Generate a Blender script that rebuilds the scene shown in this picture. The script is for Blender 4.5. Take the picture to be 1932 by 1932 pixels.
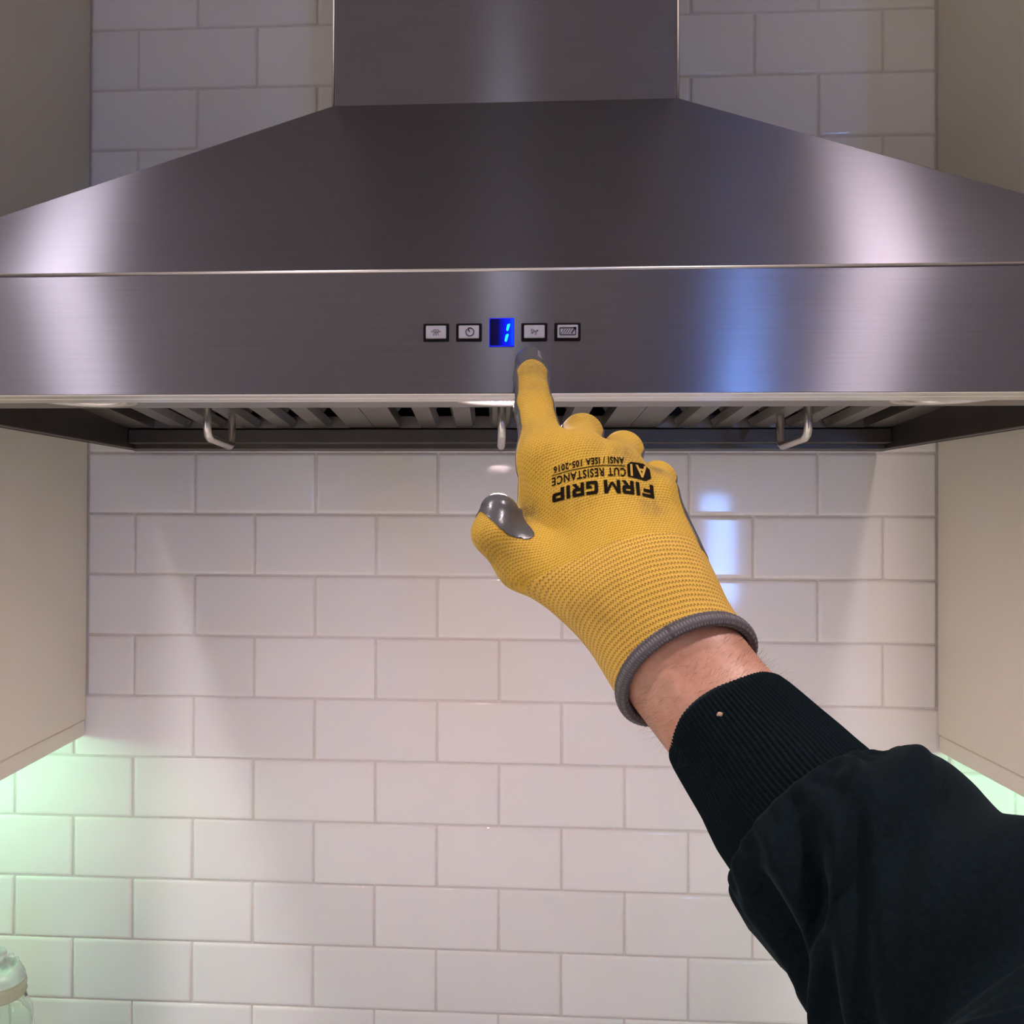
import bpy, bmesh, math, random
import numpy as np
from mathutils import Vector, Matrix
from mathutils.bvhtree import BVHTree

for o in list(bpy.data.objects):
    bpy.data.objects.remove(o)
SC = bpy.context.scene
COL = SC.collection
PI = math.pi
random.seed(7)
RNG = np.random.default_rng(11)

# ------------------------------------------------------------------ camera
cd = bpy.data.cameras.new('camera')
cam = bpy.data.objects.new('camera', cd)
COL.objects.link(cam)
cd.sensor_width = 36.0
cd.lens = 31.676
cd.shift_x = 0.06928
cd.shift_y = -0.00675
cd.clip_start = 0.02
cr = Vector((0.99822691, 0.05937825, 0.00415372))
cu = Vector((-0.00367357, -0.00819307, 0.99995969))
cf = Vector((-0.05940989, 0.99820193, 0.00796042))
cam.matrix_world = Matrix(((cr.x, cu.x, -cf.x, -0.00672),
                           (cr.y, cu.y, -cf.y, -1.11748),
                           (cr.z, cu.z, -cf.z, 1.65681),
                           (0, 0, 0, 1)))
SC.camera = cam

# ------------------------------------------------------------------ world, exposure
wd = bpy.data.worlds.new('dusk')
SC.world = wd
wd.use_nodes = True
bgn = wd.node_tree.nodes['Background']
bgn.inputs[0].default_value = (0.21, 0.42, 1.0, 1)
bgn.inputs[1].default_value = 62.0
SC.view_settings.view_transform = 'Standard'
SC.view_settings.look = 'None'
SC.view_settings.gamma = 1.0
SC.view_settings.use_curve_mapping = False
SC.view_settings.exposure = 0.18
SC.cycles.use_denoising = True
SC.cycles.sample_clamp_indirect = 0.0
SC.cycles.caustics_reflective = True
SC.cycles.max_bounces = 8

# ------------------------------------------------------------------ ceiling lamps (recessed downlights, the far pair added as fill)
CEIL = 2.60
DOWNLIGHTS = [(-0.730, -1.05, 8.0, 116, (1.0, 0.91, 0.96)),
              (0.605, -1.05, 6.9, 116, (1.0, 0.84, 0.85)),
              (-1.71, -3.6, 132.0, 118, (1.0, 0.95, 0.92)),  # added fill lamp, raises the room's bounced light
              (0.02, -2.4, 2.8, 168, (0.86, 0.88, 1.0)),
              (1.50, -3.6, 132.0, 118, (1.0, 0.95, 0.92))]  # its partner on the right, also added for ambient fill
for (x, y, w, sprd, c) in DOWNLIGHTS:
    ld = bpy.data.lights.new('downlight', 'AREA')
    ld.shape = 'DISK'
    ld.size = 0.12
    ld.energy = w
    ld.color = c
    ld.spread = math.radians(sprd)
    lo = bpy.data.objects.new('downlight_lamp', ld)
    COL.objects.link(lo)
    lo.location = (x, y, CEIL - 0.012)

# ------------------------------------------------------------------ helpers
def link(name, mesh, mat=None, parent=None, smooth=False):
    o = bpy.data.objects.new(name, mesh)
    COL.objects.link(o)
    if mat is not None and not mesh.materials:
        mesh.materials.append(mat)
    if parent is not None:
        o.parent = parent
    if smooth:
        mesh.polygons.foreach_set('use_smooth', [True] * len(mesh.polygons))
    return o

def from_bm(name, bm, mat=None, parent=None, smooth=False):
    bmesh.ops.recalc_face_normals(bm, faces=bm.faces)
    me = bpy.data.meshes.new(name)
    bm.to_mesh(me)
    bm.free()
    return link(name, me, mat, parent, smooth)

def thing(name, label, cat, loc=(0, 0, 0), group=None):
    o = bpy.data.objects.new(name, None)
    COL.objects.link(o)
    o.location = loc
    o['label'] = label
    o['category'] = cat
    if group:
        o['group'] = group
    o.empty_display_size = 0.05
    return o

def tag(o, label, cat, group=None):
    o['label'] = label
    o['category'] = cat
    if group:
        o['group'] = group

def structure(o, label=None):
    o['kind'] = 'structure'
    if label:
        o['label'] = label
    return o

def box(bm, x0, x1, y0, y1, z0, z1, bevel=0.0, seg=2):
    vs = [bm.verts.new((x, y, z)) for x in (x0, x1) for y in (y0, y1) for z in (z0, z1)]
    idx = [(0, 1, 3, 2), (4, 6, 7, 5), (0, 4, 5, 1), (2, 3, 7, 6), (0, 2, 6, 4), (1, 5, 7, 3)]
    fs = [bm.faces.new([vs[i] for i in f]) for f in idx]
    if bevel > 0:
        es = list({e for f in fs for e in f.edges})
        bmesh.ops.bevel(bm, geom=es, offset=bevel, segments=seg, profile=0.5, affect='EDGES')

def tube(bm, pts, rad, n=12, closed=False, caps=True, up=(0, 0, 1)):
    """round tube along points; rad a number or a list"""
    pts = [Vector(p) for p in pts]
    N = len(pts)
    rads = rad if hasattr(rad, '__len__') else [rad] * N
    rings = []
    prev = None
    for i in range(N):
        if closed:
            t = (pts[(i + 1) % N] - pts[i - 1]).normalized()
        else:
            t = (pts[min(i + 1, N - 1)] - pts[max(i - 1, 0)]).normalized()
        if prev is None:
            a = Vector(up)
            if abs(a.dot(t)) > 0.95:
                a = Vector((1, 0, 0))
            prev = (a - t * a.dot(t)).normalized()
        else:
            prev = (prev - t * prev.dot(t)).normalized()
        b = t.cross(prev)
        rings.append([bm.verts.new(pts[i] + (prev * math.cos(2 * PI * k / n) + b * math.sin(2 * PI * k / n)) * rads[i]) for k in range(n)])
    M = N if closed else N - 1
    for i in range(M):
        A, B = rings[i], rings[(i + 1) % N]
        for k in range(n):
            bm.faces.new((A[k], A[(k + 1) % n], B[(k + 1) % n], B[k]))
    if caps and not closed:
        bm.faces.new(rings[0][::-1])
        bm.faces.new(rings[-1])

def lathe(bm, prof, n=48, centre=(0, 0, 0)):
    c = Vector(centre)
    rings = []
    for r, z in prof:
        if r < 1e-6:
            rings.append([bm.verts.new(c + Vector((0, 0, z)))])
        else:
            rings.append([bm.verts.new(c + Vector((r * math.cos(2 * PI * k / n), r * math.sin(2 * PI * k / n), z))) for k in range(n)])
    for A, B in zip(rings[:-1], rings[1:]):
        for k in range(n):
            k2 = (k + 1) % n
            if len(A) == 1 and len(B) == 1:
                continue
            if len(A) == 1:
                bm.faces.new((A[0], B[k], B[k2]))
            elif len(B) == 1:
                bm.faces.new((A[k], B[0], A[k2]))
            else:
                bm.faces.new((A[k], B[k], B[k2], A[k2]))

# ------------------------------------------------------------------ materials
class M:
    def __init__(self, name):
        self.m = bpy.data.materials.new(name)
        self.m.use_nodes = True
        self.nt = self.m.node_tree
        self.b = self.nt.nodes['Principled BSDF']
        self.out = self.nt.nodes['Material Output']
    def n(self, kind, **kw):
        nd = self.nt.nodes.new(kind)
        for k, v in kw.items():
            setattr(nd, k, v)
        return nd
    def l(self, a, b):
        self.nt.links.new(a, b)
    def set(self, **kw):
        for k, v in kw.items():
            self.b.inputs[k.replace('_', ' ')].default_value = v
        return self
    def math(self, op, a, b=None, c=None, clamp=False):
        nd = self.n('ShaderNodeMath', operation=op)
        nd.use_clamp = clamp
        for i, v in enumerate((a, b, c)):
            if v is None:
                continue
            if hasattr(v, 'is_output'):
                self.l(v, nd.inputs[i])
            else:
                nd.inputs[i].default_value = v
        return nd.outputs[0]
    def noise(self, scale, detail=2.0, rough=0.5, vec=None, stretch=None, coord='Object'):
        nd = self.n('ShaderNodeTexNoise')
        nd.inputs['Scale'].default_value = scale
        nd.inputs['Detail'].default_value = detail
        nd.inputs['Roughness'].default_value = rough
        if vec is None:
            tc = self.n('ShaderNodeTexCoord')
            vec = tc.outputs[coord]
        if stretch:
            mp = self.n('ShaderNodeMapping')
            mp.inputs['Scale'].default_value = stretch
            self.l(vec, mp.inputs['Vector'])
            vec = mp.outputs[0]
        self.l(vec, nd.inputs['Vector'])
        return nd.outputs['Fac']
    def ramp(self, fac, stops):
        nd = self.n('ShaderNodeValToRGB')
        el = nd.color_ramp.elements
        el[0].position, el[0].color = stops[0][0], (*stops[0][1], 1)
        el[1].position, el[1].color = stops[-1][0], (*stops[-1][1], 1)
        for p, c in stops[1:-1]:
            e = el.new(p)
            e.color = (*c, 1)
        self.l(fac, nd.inputs[0])
        return nd.outputs[0]
    def mix(self, fac, a, b, kind='MIX'):
        nd = self.n('ShaderNodeMix', data_type='RGBA', blend_type=kind)
        for i, v in ((0, fac), (6, a), (7, b)):
            if hasattr(v, 'is_output'):
                self.l(v, nd.inputs[i])
            elif i == 0:
                nd.inputs[0].default_value = v
            else:
                nd.inputs[i].default_value = (*v, 1)
        return nd.outputs[2]
    def bump(self, h, strength=0.3, dist=0.001, into=None):
        nd = self.n('ShaderNodeBump')
        nd.inputs['Strength'].default_value = strength
        nd.inputs['Distance'].default_value = dist
        self.l(h, nd.inputs['Height'])
        self.l(nd.outputs[0], (into or self.b).inputs['Normal'])
        return nd

def plain(name, col, rough=0.5, metal=0.0, noise_amt=0.08, noise_scale=30):
    k = M(name)
    k.set(Roughness=rough, Metallic=metal)
    f = k.noise(noise_scale, 3)
    lo = tuple(c * (1 - noise_amt) for c in col)
    hi = tuple(min(1, c * (1 + noise_amt)) for c in col)
    k.l(k.ramp(f, [(0.3, lo), (0.7, hi)]), k.b.inputs['Base Color'])
    return k.m

def brushed_steel(name, col, rough=0.36, aniso=0.75, smudge=True):
    """steel sheet with its grain along u of the UV map"""
    k = M(name)
    k.nt.nodes.remove(k.b)
    g = k.n('ShaderNodeBsdfAnisotropic')
    g.distribution = 'GGX'
    g.inputs['Anisotropy'].default_value = aniso
    tg = k.n('ShaderNodeTangent', direction_type='UV_MAP')
    tg.uv_map = 'grain'
    k.l(tg.outputs[0], g.inputs['Tangent'])
    uv = k.n('ShaderNodeUVMap')
    uv.uv_map = 'grain'
    fine = k.noise(1.0, 4, 0.65, uv.outputs[0], (9, 900, 1))
    lines = k.noise(1.0, 2, 0.5, uv.outputs[0], (40, 2600, 1))
    smud = k.noise(9.0, 4, 0.6, uv.outputs[0], (1, 1.2, 1))
    col_lo = tuple(c * 0.86 for c in col)
    cc = k.ramp(fine, [(0.25, col_lo), (0.75, col)])
    k.l(cc, g.inputs['Color'])
    r = k.math('MULTIPLY_ADD', fine, 0.10, rough - 0.05)
    if smudge:
        s = k.math('MULTIPLY_ADD', smud, 0.12, -0.06)
        r = k.math('ADD', r, s)
    k.l(r, g.inputs['Roughness'])
    bp = k.n('ShaderNodeBump')
    bp.inputs['Strength'].default_value = 0.08
    bp.inputs['Distance'].default_value = 0.0002
    k.l(lines, bp.inputs['Height'])
    k.l(bp.outputs[0], g.inputs['Normal'])
    g2 = k.n('ShaderNodeBsdfAnisotropic')
    g2.inputs['Anisotropy'].default_value = 0.5
    g2.inputs['Roughness'].default_value = 0.52
    k.l(tg.outputs[0], g2.inputs['Tangent'])
    k.l(cc, g2.inputs['Color'])
    k.l(bp.outputs[0], g2.inputs['Normal'])
    mx = k.n('ShaderNodeMixShader')
    mx.inputs[0].default_value = 0.22
    k.l(g.outputs[0], mx.inputs[1])
    k.l(g2.outputs[0], mx.inputs[2])
    g3 = k.n('ShaderNodeBsdfAnisotropic')
    g3.inputs['Anisotropy'].default_value = 0.72
    g3.inputs['Roughness'].default_value = 0.20
    k.l(tg.outputs[0], g3.inputs['Tangent'])
    k.l(cc, g3.inputs['Color'])
    k.l(bp.outputs[0], g3.inputs['Normal'])
    mx2 = k.n('ShaderNodeMixShader')
    mx2.inputs[0].default_value = 0.45
    k.l(mx.outputs[0], mx2.inputs[1])
    k.l(g3.outputs[0], mx2.inputs[2])
    k.l(mx2.outputs[0], k.out.inputs['Surface'])
    return k.m

def emitter(name, col, strength):
    k = M(name)
    k.set(Base_Color=(*col, 1), Emission_Color=(*col, 1), Emission_Strength=strength)
    return k.m

STEEL = brushed_steel('brushed_steel', (0.188, 0.182, 0.213), 0.35, 0.79)
STEEL_DARK = plain('filter_steel', (0.24, 0.225, 0.21), 0.38, 0.9, 0.06, 60)
STEEL_BRIGHT = plain('bright_steel', (0.66, 0.63, 0.60), 0.28, 1.0, 0.04, 80)
STEEL_INNER = plain('inner_steel', (0.095, 0.085, 0.078), 0.40, 0.85, 0.08, 20)
BAFFLE_BACK = plain('baffle_back', (0.10, 0.075, 0.045), 0.5, 0.6, 0.2, 40)
BLACK = plain('black_plastic', (0.004, 0.004, 0.005), 0.55)
BLACK.node_tree.nodes['Principled BSDF'].inputs['Specular IOR Level'].default_value = 0.12
CAP = plain('button_cap', (0.34, 0.33, 0.38), 0.4, 0.2, 0.06, 200)
ICON = plain('icon_ink', (0.03, 0.03, 0.04), 0.6)
ICON_WORN = plain('worn_icon_ink', (0.11, 0.11, 0.13), 0.6)
CABINET = plain('cabinet_paint', (0.74, 0.69, 0.57), 0.42, 0.0, 0.03, 6)
CAULK = plain('caulk', (0.62, 0.58, 0.54), 0.7)
PLASTER = plain('room_paint', (0.70, 0.66, 0.66), 0.8, 0, 0.04, 3)
CEILING = plain('ceiling_paint', (0.78, 0.75, 0.74), 0.9, 0, 0.03, 3)
FLOOR = plain('floor_wood', (0.27, 0.235, 0.22), 0.5, 0, 0.3, 4)
STONE = plain('worktop_stone', (0.52, 0.51, 0.50), 0.25, 0, 0.15, 40)
WHITE = plain('white_enamel', (0.75, 0.74, 0.72), 0.4)
GROUT = plain('grout', (0.60, 0.56, 0.53), 0.9, 0, 0.06, 300)

k = M('glazed_tile')
k.set(Roughness=0.06, Coat_Weight=0.0)
k.b.inputs['IOR'].default_value = 1.30
oi = k.n('ShaderNodeObjectInfo')
base = k.ramp(oi.outputs['Random'], [(0.0, (0.70, 0.68, 0.655)), (1.0, (0.74, 0.72, 0.69))])
k.l(base, k.b.inputs['Base Color'])
wv = k.noise(14.0, 1.5, 0.5, None, (1, 1, 1.6))
k.bump(wv, 0.012, 0.004)
TILE = k.m

k = M('clear_glass')
k.set(Base_Color=(0.93, 0.98, 0.95, 1), Roughness=0.03, Transmission_Weight=1.0)
k.b.inputs['IOR'].default_value = 1.46
GLASS = k.m
k = M('window_glass')
k.set(Base_Color=(1, 1, 1, 1), Roughness=0.0, Transmission_Weight=1.0)
k.b.inputs['IOR'].default_value = 1.45
PANE = k.m

# ------------------------------------------------------------------ room shell
RX0, RX1, RY0 = -2.6, 4.4, -14.0
bm = bmesh.new(); box(bm, RX0, RX1, RY0, 0.12, -0.05, 0.0)
structure(from_bm('floor', bm, FLOOR))
bm = bmesh.new(); box(bm, RX0, RX1, RY0, 0.12, CEIL, CEIL + 0.05)
structure(from_bm('ceiling', bm, CEILING))
bm = bmesh.new(); box(bm, RX0 - 0.1, RX0, RY0, 0.12, 0, CEIL)
structure(from_bm('wall_left', bm, PLASTER))
bm = bmesh.new(); box(bm, RX1, RX1 + 0.1, RY0, 0.12, 0, CEIL)
structure(from_bm('wall_right', bm, PLASTER))
WX0, WX1, WZ0, WZ1 = 3.46, 3.98, 0.10, 2.08
bm = bmesh.new()
box(bm, RX0, WX0, RY0 - 0.1, RY0, 0, CEIL)
box(bm, WX1, RX1, RY0 - 0.1, RY0, 0, CEIL)
box(bm, WX0, WX1, RY0 - 0.1, RY0, 0, WZ0)
box(bm, WX0, WX1, RY0 - 0.1, RY0, WZ1, CEIL)
structure(from_bm('wall_front', bm, PLASTER))
bm = bmesh.new()
box(bm, WX0, WX0 + 0.03, RY0 - 0.08, RY0 + 0.015, WZ0, WZ1)
box(bm, WX1 - 0.03, WX1, RY0 - 0.08, RY0 + 0.015, WZ0, WZ1)
box(bm, WX0, WX1, RY0 - 0.08, RY0 + 0.015, WZ0, WZ0 + 0.03)
box(bm, WX0, WX1, RY0 - 0.08, RY0 + 0.015, WZ1 - 0.03, WZ1)
win = structure(from_bm('window_1', bm, WHITE))
bm = bmesh.new(); box(bm, WX0 + 0.03, WX1 - 0.03, RY0 - 0.05, RY0 - 0.044, WZ0 + 0.03, WZ1 - 0.03)
from_bm('pane', bm, PANE, win)

# back wall with every tile a piece of its own
XL, XR = -0.5235, 0.5247          # faces of the cabinets on either side of the hood
CABZ = 1.3723                     # underside of those cabinets
WTOP = 0.914                      # worktop height
bm = bmesh.new(); box(bm, RX0, RX1, 0.010, 0.12, 0, CEIL)
wall_back = structure(from_bm('wall_back', bm, PLASTER), 'wall of white glazed subway tiles laid in running bond behind the hood')
bm = bmesh.new(); box(bm, -1.13, 1.13, 0.0020, 0.011, WTOP, 2.45)
from_bm('grout', bm, GROUT, wall_back)

PX, PZ = 0.154, 0.0770
JOINT = 0.0017
TX0, TZ0 = -0.4621, 1.6540
def tile_mesh(w, h):
    """cushion-edged tile, face towards -y, centred on its own origin"""
    bm = bmesh.new()
    def ring(ix, y, c):
        a, b = w / 2 - ix, h / 2 - ix
        pts = [(-a + c, -b), (a - c, -b), (a, -b + c), (a, b - c), (a - c, b), (-a + c, b), (-a, b - c), (-a, -b + c)]
        return [bm.verts.new((x, y, z)) for x, z in pts]
    rs = [ring(0.0, 0.008, 0.0012), ring(0.0, 0.0024, 0.0012), ring(0.0007, 0.0010, 0.0012), ring(0.0022, 0.0002, 0.0014), ring(0.0045, 0.0, 0.0016)]
    for A, B in zip(rs[:-1], rs[1:]):
        for i in range(8):
            bm.faces.new((A[i], A[(i + 1) % 8], B[(i + 1) % 8], B[i]))
    bm.faces.new(rs[-1])
    bmesh.ops.recalc_face_normals(bm, faces=bm.faces)
    me = bpy.data.meshes.new('tile')
    bm.to_mesh(me); bm.free()
    me.materials.append(TILE)
    me.polygons.foreach_set('use_smooth', [len(p.vertices) == 4 for p in me.polygons])
    return me
TILE_CACHE = {}
for b in range(-11, 10):
    z1 = TZ0 - b * PZ - JOINT / 2
    z0 = z1 - PZ + JOINT
    if z0 < WTOP - 0.02:
        z0 = WTOP + 0.001
    in_bay = z0 > CABZ + 0.01
    xa, xb = (XL + 0.0006, XR - 0.0006) if in_bay else (-1.125, 1.125)
    c0 = int(math.floor((xa - TX0) / PX)) - 1
    for c in range(c0, c0 + 19):
        x0 = TX0 + (c + (0.5 if b % 2 else 0.0)) * PX + JOINT / 2
        x1 = x0 + PX - JOINT
        x0, x1 = max(x0, xa), min(x1, xb)
        if x1 - x0 < 0.012:
            continue
        if z0 > 2.03 and x0 > -0.135 and x1 < 0.135:
            continue
        if 1.76 < z0 < 1.93 and x0 > -0.33 and x1 < 0.33:
            continue
        key = (round(x1 - x0, 4), round(z1 - z0, 4))
        if key not in TILE_CACHE:
            TILE_CACHE[key] = tile_mesh(*key)
        o = link('tile', TILE_CACHE[key], None, wall_back)
        o.location = ((x0 + x1) / 2, random.uniform(-0.0003, 0.0002), (z0 + z1) / 2)
        o.rotation_euler = (random.gauss(0, 0.0028), random.gauss(0, 0.0006), random.gauss(0, 0.0022))

# ------------------------------------------------------------------ upper cabinets and their lights
def cabinet(name, xi, sgn, label):
    """wall cabinet whose inner side stands at xi and that runs outwards (sgn)"""
    xo = xi + sgn * 0.62
    t = thing(name, label, 'cabinet', ((xi + xo) / 2, -0.165, CABZ), 'wall cabinets beside the hood')
    def part(pn, x0, x1, y0, y1, z0, z1, bev=0.0008, mat=CABINET):
        bm = bmesh.new()
        box(bm, min(x0, x1), max(x0, x1), y0, y1, z0, z1, bev, 1)
        o = from_bm(pn, bm, mat)
        o.parent = t
        o.matrix_parent_inverse = Matrix.Translation(-Vector(t.location))
        return o
    th = 0.018
    part('side_panel', xi, xi + sgn * th, -0.335, -0.0015, CABZ + 0.0205, 2.44)
    part('light_rail', xi + sgn * 0.0004, xi + sgn * th, -0.335, -0.0035, CABZ, CABZ + 0.0198, 0.0012)
    part('side_panel', xo, xo - sgn * th, -0.335, -0.0015, CABZ + 0.0205, 2.44)
    part('bottom_panel', xi + sgn * th, xo - sgn * th, -0.333, -0.0015, CABZ + 0.028, CABZ + 0.046)
    part('top_panel', xi + sgn * th, xo - sgn * th, -0.333, -0.0015, 2.42, 2.44)
    part('front_rail', xi + sgn * th, xo - sgn * th, -0.335, -0.316, CABZ, CABZ + 0.0275)
    w = (abs(xo - xi) - 0.004) / 2
    for i in range(2):
        a = xi + sgn * (0.001 + i * (w + 0.002))
        d = part('door', a, a + sgn * w, -0.357, -0.337, CABZ + 0.003, 2.438, 0.002)
        bm = bmesh.new()
        hx = a + sgn * (w - 0.03 if i == 0 else 0.03)
        tube(bm, [(hx, -0.357, CABZ + 0.05), (hx, -0.385, CABZ + 0.05), (hx, -0.385, CABZ + 0.17), (hx, -0.357, CABZ + 0.17)], 0.005, 8)
        h = from_bm('handle', bm, STEEL_BRIGHT, None, True)
        h.parent = d
    return t
cabinet('wall_cabinet', XL, -1, 'cream wall cabinet whose flat side panel stands at the left of the hood')
cabinet('wall_cabinet', XR, 1, 'cream wall cabinet whose flat side panel stands at the right of the hood')

def strip_light(xi, sgn, y, power, label):
    """slim fluorescent batten under a cabinet, its tube is the lamp"""
    xa, xb = xi + sgn * 0.055, xi + sgn * 0.56
    t = thing('under_cabinet_light', label, 'light', ((xa + xb) / 2, y, CABZ + 0.028), 'battens under the wall cabinets')
    bm = bmesh.new()
    box(bm, min(xa, xb) - .02, max(xa, xb) + .02, y - 0.016, y + 0.016, CABZ + 0.0215, CABZ + 0.0279, 0.001, 1)
    h = from_bm('housing', bm, WHITE)
    bm = bmesh.new()
    tube(bm, [(xa, y, CABZ + 0.0145), (xb, y, CABZ + 0.0145)], 0.0065, 12)
    e = from_bm('tube', bm, emitter('green_tube', (0.48, 1.0, 0.66), power), None, True)
    for o in (h, e):
        o.parent = t
        o.matrix_parent_inverse = Matrix.Translation(-Vector(t.location))
strip_light(XL, -1, -0.17, 34.0, 'slim greenish batten light mounted under the left wall cabinet')
strip_light(XR, 1, -0.17, 34.0, 'slim greenish batten light mounted under the right wall cabinet')

# worktop on base cabinets, below the picture; carries the jar
bm = bmesh.new(); box(bm, RX0 + 0.002, RX1 - 0.002, -0.635, -0.0015, WTOP - 0.03, WTOP, 0.003)
tag(from_bm('worktop', bm, STONE), 'pale stone worktop running along the tiled wall below the hood', 'worktop')
bm = bmesh.new(); box(bm, RX0 + 0.002, RX1 - 0.002, -0.60, -0.0015, 0.10, WTOP - 0.0301)
box(bm, RX0 + 0.002, RX1 - 0.002, -0.54, -0.0015, 0.0, 0.10)
tag(from_bm('base_cabinet', bm, CABINET), 'cream base cabinet run carrying the pale stone worktop', 'cabinet')

# glass jar at the left
JX, JY = -0.556, -0.145
jar = thing('glass_jar', 'clear glass jar with a knobbed glass lid and a tan collar at the lower left', 'jar', (JX, JY, WTOP))
bm = bmesh.new()
lathe(bm, [(0, 0.001), (0.034, 0.001), (0.0385, 0.006), (0.039, 0.02), (0.039, 0.168), (0.037, 0.186), (0.031, 0.200), (0.0285, 0.206), (0.0285, 0.221),
           (0.0262, 0.221), (0.0262, 0.205), (0.029, 0.197), (0.0345, 0.184), (0.0365, 0.168), (0.0365, 0.02), (0.035, 0.008), (0, 0.006)])
from_bm('body', bm, GLASS, jar, True)
bm = bmesh.new()
lathe(bm, [(0.0288, 0.2065), (0.0302, 0.2065), (0.0312, 0.209), (0.0302, 0.2125), (0.0314, 0.2160), (0.0304, 0.2205), (0.0286, 0.2222)])
from_bm('collar', bm, plain('tan_collar', (0.44, 0.47, 0.31), 0.5), jar, True)
FROST = M('frosted_glass')
FROST.set(Base_Color=(0.95, 0.98, 0.96, 1), Roughness=0.28, Transmission_Weight=0.75)
bm = bmesh.new()
lathe(bm, [(0, 0.2215), (0.029, 0.2215), (0.0295, 0.225), (0.0275, 0.230), (0.0250, 0.235), (0.019, 0.239), (0.010, 0.241), (0.008, 0.243),
           (0.0085, 0.246), (0.0105, 0.249), (0.010, 0.253), (0.007, 0.2555), (0, 0.2562)])
from_bm('lid', bm, FROST.m, jar, True)
bm = bmesh.new()
for kx in range(10):
    a = 2 * PI * kx / 10
    bmesh.ops.create_icosphere(bm, subdivisions=2, radius=0.0036, matrix=Matrix.Translation((0.0195 * math.cos(a), 0.0195 * math.sin(a), 0.2400)))
from_bm('lid_beads', bm, GLASS, jar, True)

# ------------------------------------------------------------------ range hood
HX, HY, HZ = 0.4553, -0.55, 1.7320      # half width, front, underside
HB = -0.0095                            # back of the hood
ZC = 1.8100                             # top of the front panel
CHX, CHY, CHZ = 0.1545, -0.312, 2.0235  # chimney half width, front, foot
hood = thing('range_hood', 'brushed stainless steel chimney range hood above the tiled wall, glowing blue display', 'hood', (0, HY / 2, HZ))
HOFF = Matrix.Translation(-Vector(hood.location))
def hpart(name, bm, mat, parent=None, smooth=False, recalc=True):
    o = from_bm(name, bm, mat, None, smooth)
    o.parent = parent or hood
    o.matrix_parent_inverse = Matrix.Identity(4) if parent else HOFF
    return o
def sheet(quads, name, bevel=0.0):
    """sheet metal: quads given with a u direction for the grain"""
    bm = bmesh.new()
    vd = {}
    def v(p):
        q = tuple(round(c, 5) for c in p)
        if q not in vd:
            vd[q] = bm.verts.new(q)
        return vd[q]
    for pts in quads:
        bm.faces.new([v(p) for p in pts])
    bmesh.ops.recalc_face_normals(bm, faces=bm.faces)
    if bevel:
        es = [e for e in bm.edges if len(e.link_faces) == 2 and e.calc_face_angle() > 0.2]
        bmesh.ops.bevel(bm, geom=es, offset=bevel, segments=3, profile=0.5, affect='EDGES')
    lay = bm.loops.layers.uv.new('grain')
    for f in bm.faces:
        n = f.normal
        g = Vector((1, 0, 0)) if abs(n.x) < 0.75 else Vector((0, 1, 0))
        g = (g - n * g.dot(n)).normalized()
        w = n.cross(g)
        for lp in f.loops:
            lp[lay].uv = (lp.vert.co.dot(g), lp.vert.co.dot(w))
    me = bpy.data.meshes.new(name)
    bm.to_mesh(me); bm.free()
    me.materials.append(STEEL)
    o = bpy.data.objects.new(name, me)
    COL.objects.link(o)
    o.parent = hood
    o.matrix_parent_inverse = HOFF
    me.polygons.foreach_set('use_smooth', [p.area < 0.008 for p in me.polygons])
    return o
ZT = CEIL - 0.001
# chimney: front, two sides, back
sheet([((-CHX, CHY, CHZ), (CHX, CHY, CHZ), (CHX, CHY, ZT), (-CHX, CHY, ZT)),
       ((CHX, CHY, CHZ), (CHX, HB, CHZ), (CHX, HB, ZT), (CHX, CHY, ZT)),
       ((-CHX, HB, CHZ), (-CHX, CHY, CHZ), (-CHX, CHY, ZT), (-CHX, HB, ZT)),
       ((CHX, HB, CHZ), (-CHX, HB, CHZ), (-CHX, HB, ZT), (CHX, HB, ZT))], 'chimney_cover', 0.003)
# canopy slopes
e = 0.0012
T = [(-CHX - e, CHY - e, CHZ), (CHX + e, CHY - e, CHZ), (CHX + e, HB, CHZ), (-CHX - e, HB, CHZ)]
Bq = [(-HX, HY, ZC), (HX, HY, ZC), (HX, HB, ZC), (-HX, HB, ZC)]
sheet([(Bq[0], Bq[1], T[1], T[0]), (Bq[1], Bq[2], T[2], T[1]), (Bq[3], Bq[0], T[0], T[3]), (Bq[2], Bq[3], T[3], T[2])], 'canopy', 0.002)
# front panel with its sides; a narrow bright bead is added as its top edge's highlight
zt, zb = ZC - 0.0006, HZ
sheet([((-HX, HY, zb), (HX, HY, zb), (HX, HY, zt), (-HX, HY, zt)),
       ((HX, HY, zb), (HX, HB, zb), (HX, HB, zt), (HX, HY, zt)),
       ((-HX, HB, zb), (-HX, HY, zb), (-HX, HY, zt), (-HX, HB, zt)),
       ((-HX, HB, zb), (HX, HB, zb), (HX, HB, zt), (-HX, HB, zt))], 'front_panel', 0.0015)
bm = bmesh.new(); tube(bm, [(-HX, HY + 0.0004, ZC - 0.0002), (HX, HY + 0.0004, ZC - 0.0002)], 0.0012, 10)
hpart('highlight_bead', bm, STEEL_BRIGHT, None, True)
for sx in (-1, 1):                      # bright beads added as highlights down the chimney cover's corners
    bm = bmesh.new(); tube(bm, [(sx * (CHX - .0006), CHY + .0006, CHZ + .001), (sx * (CHX - .0006), CHY + .0006, ZT - .002)], 0.0013, 10)
    hpart('highlight_bead', bm, STEEL_BRIGHT, None, True)
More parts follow.
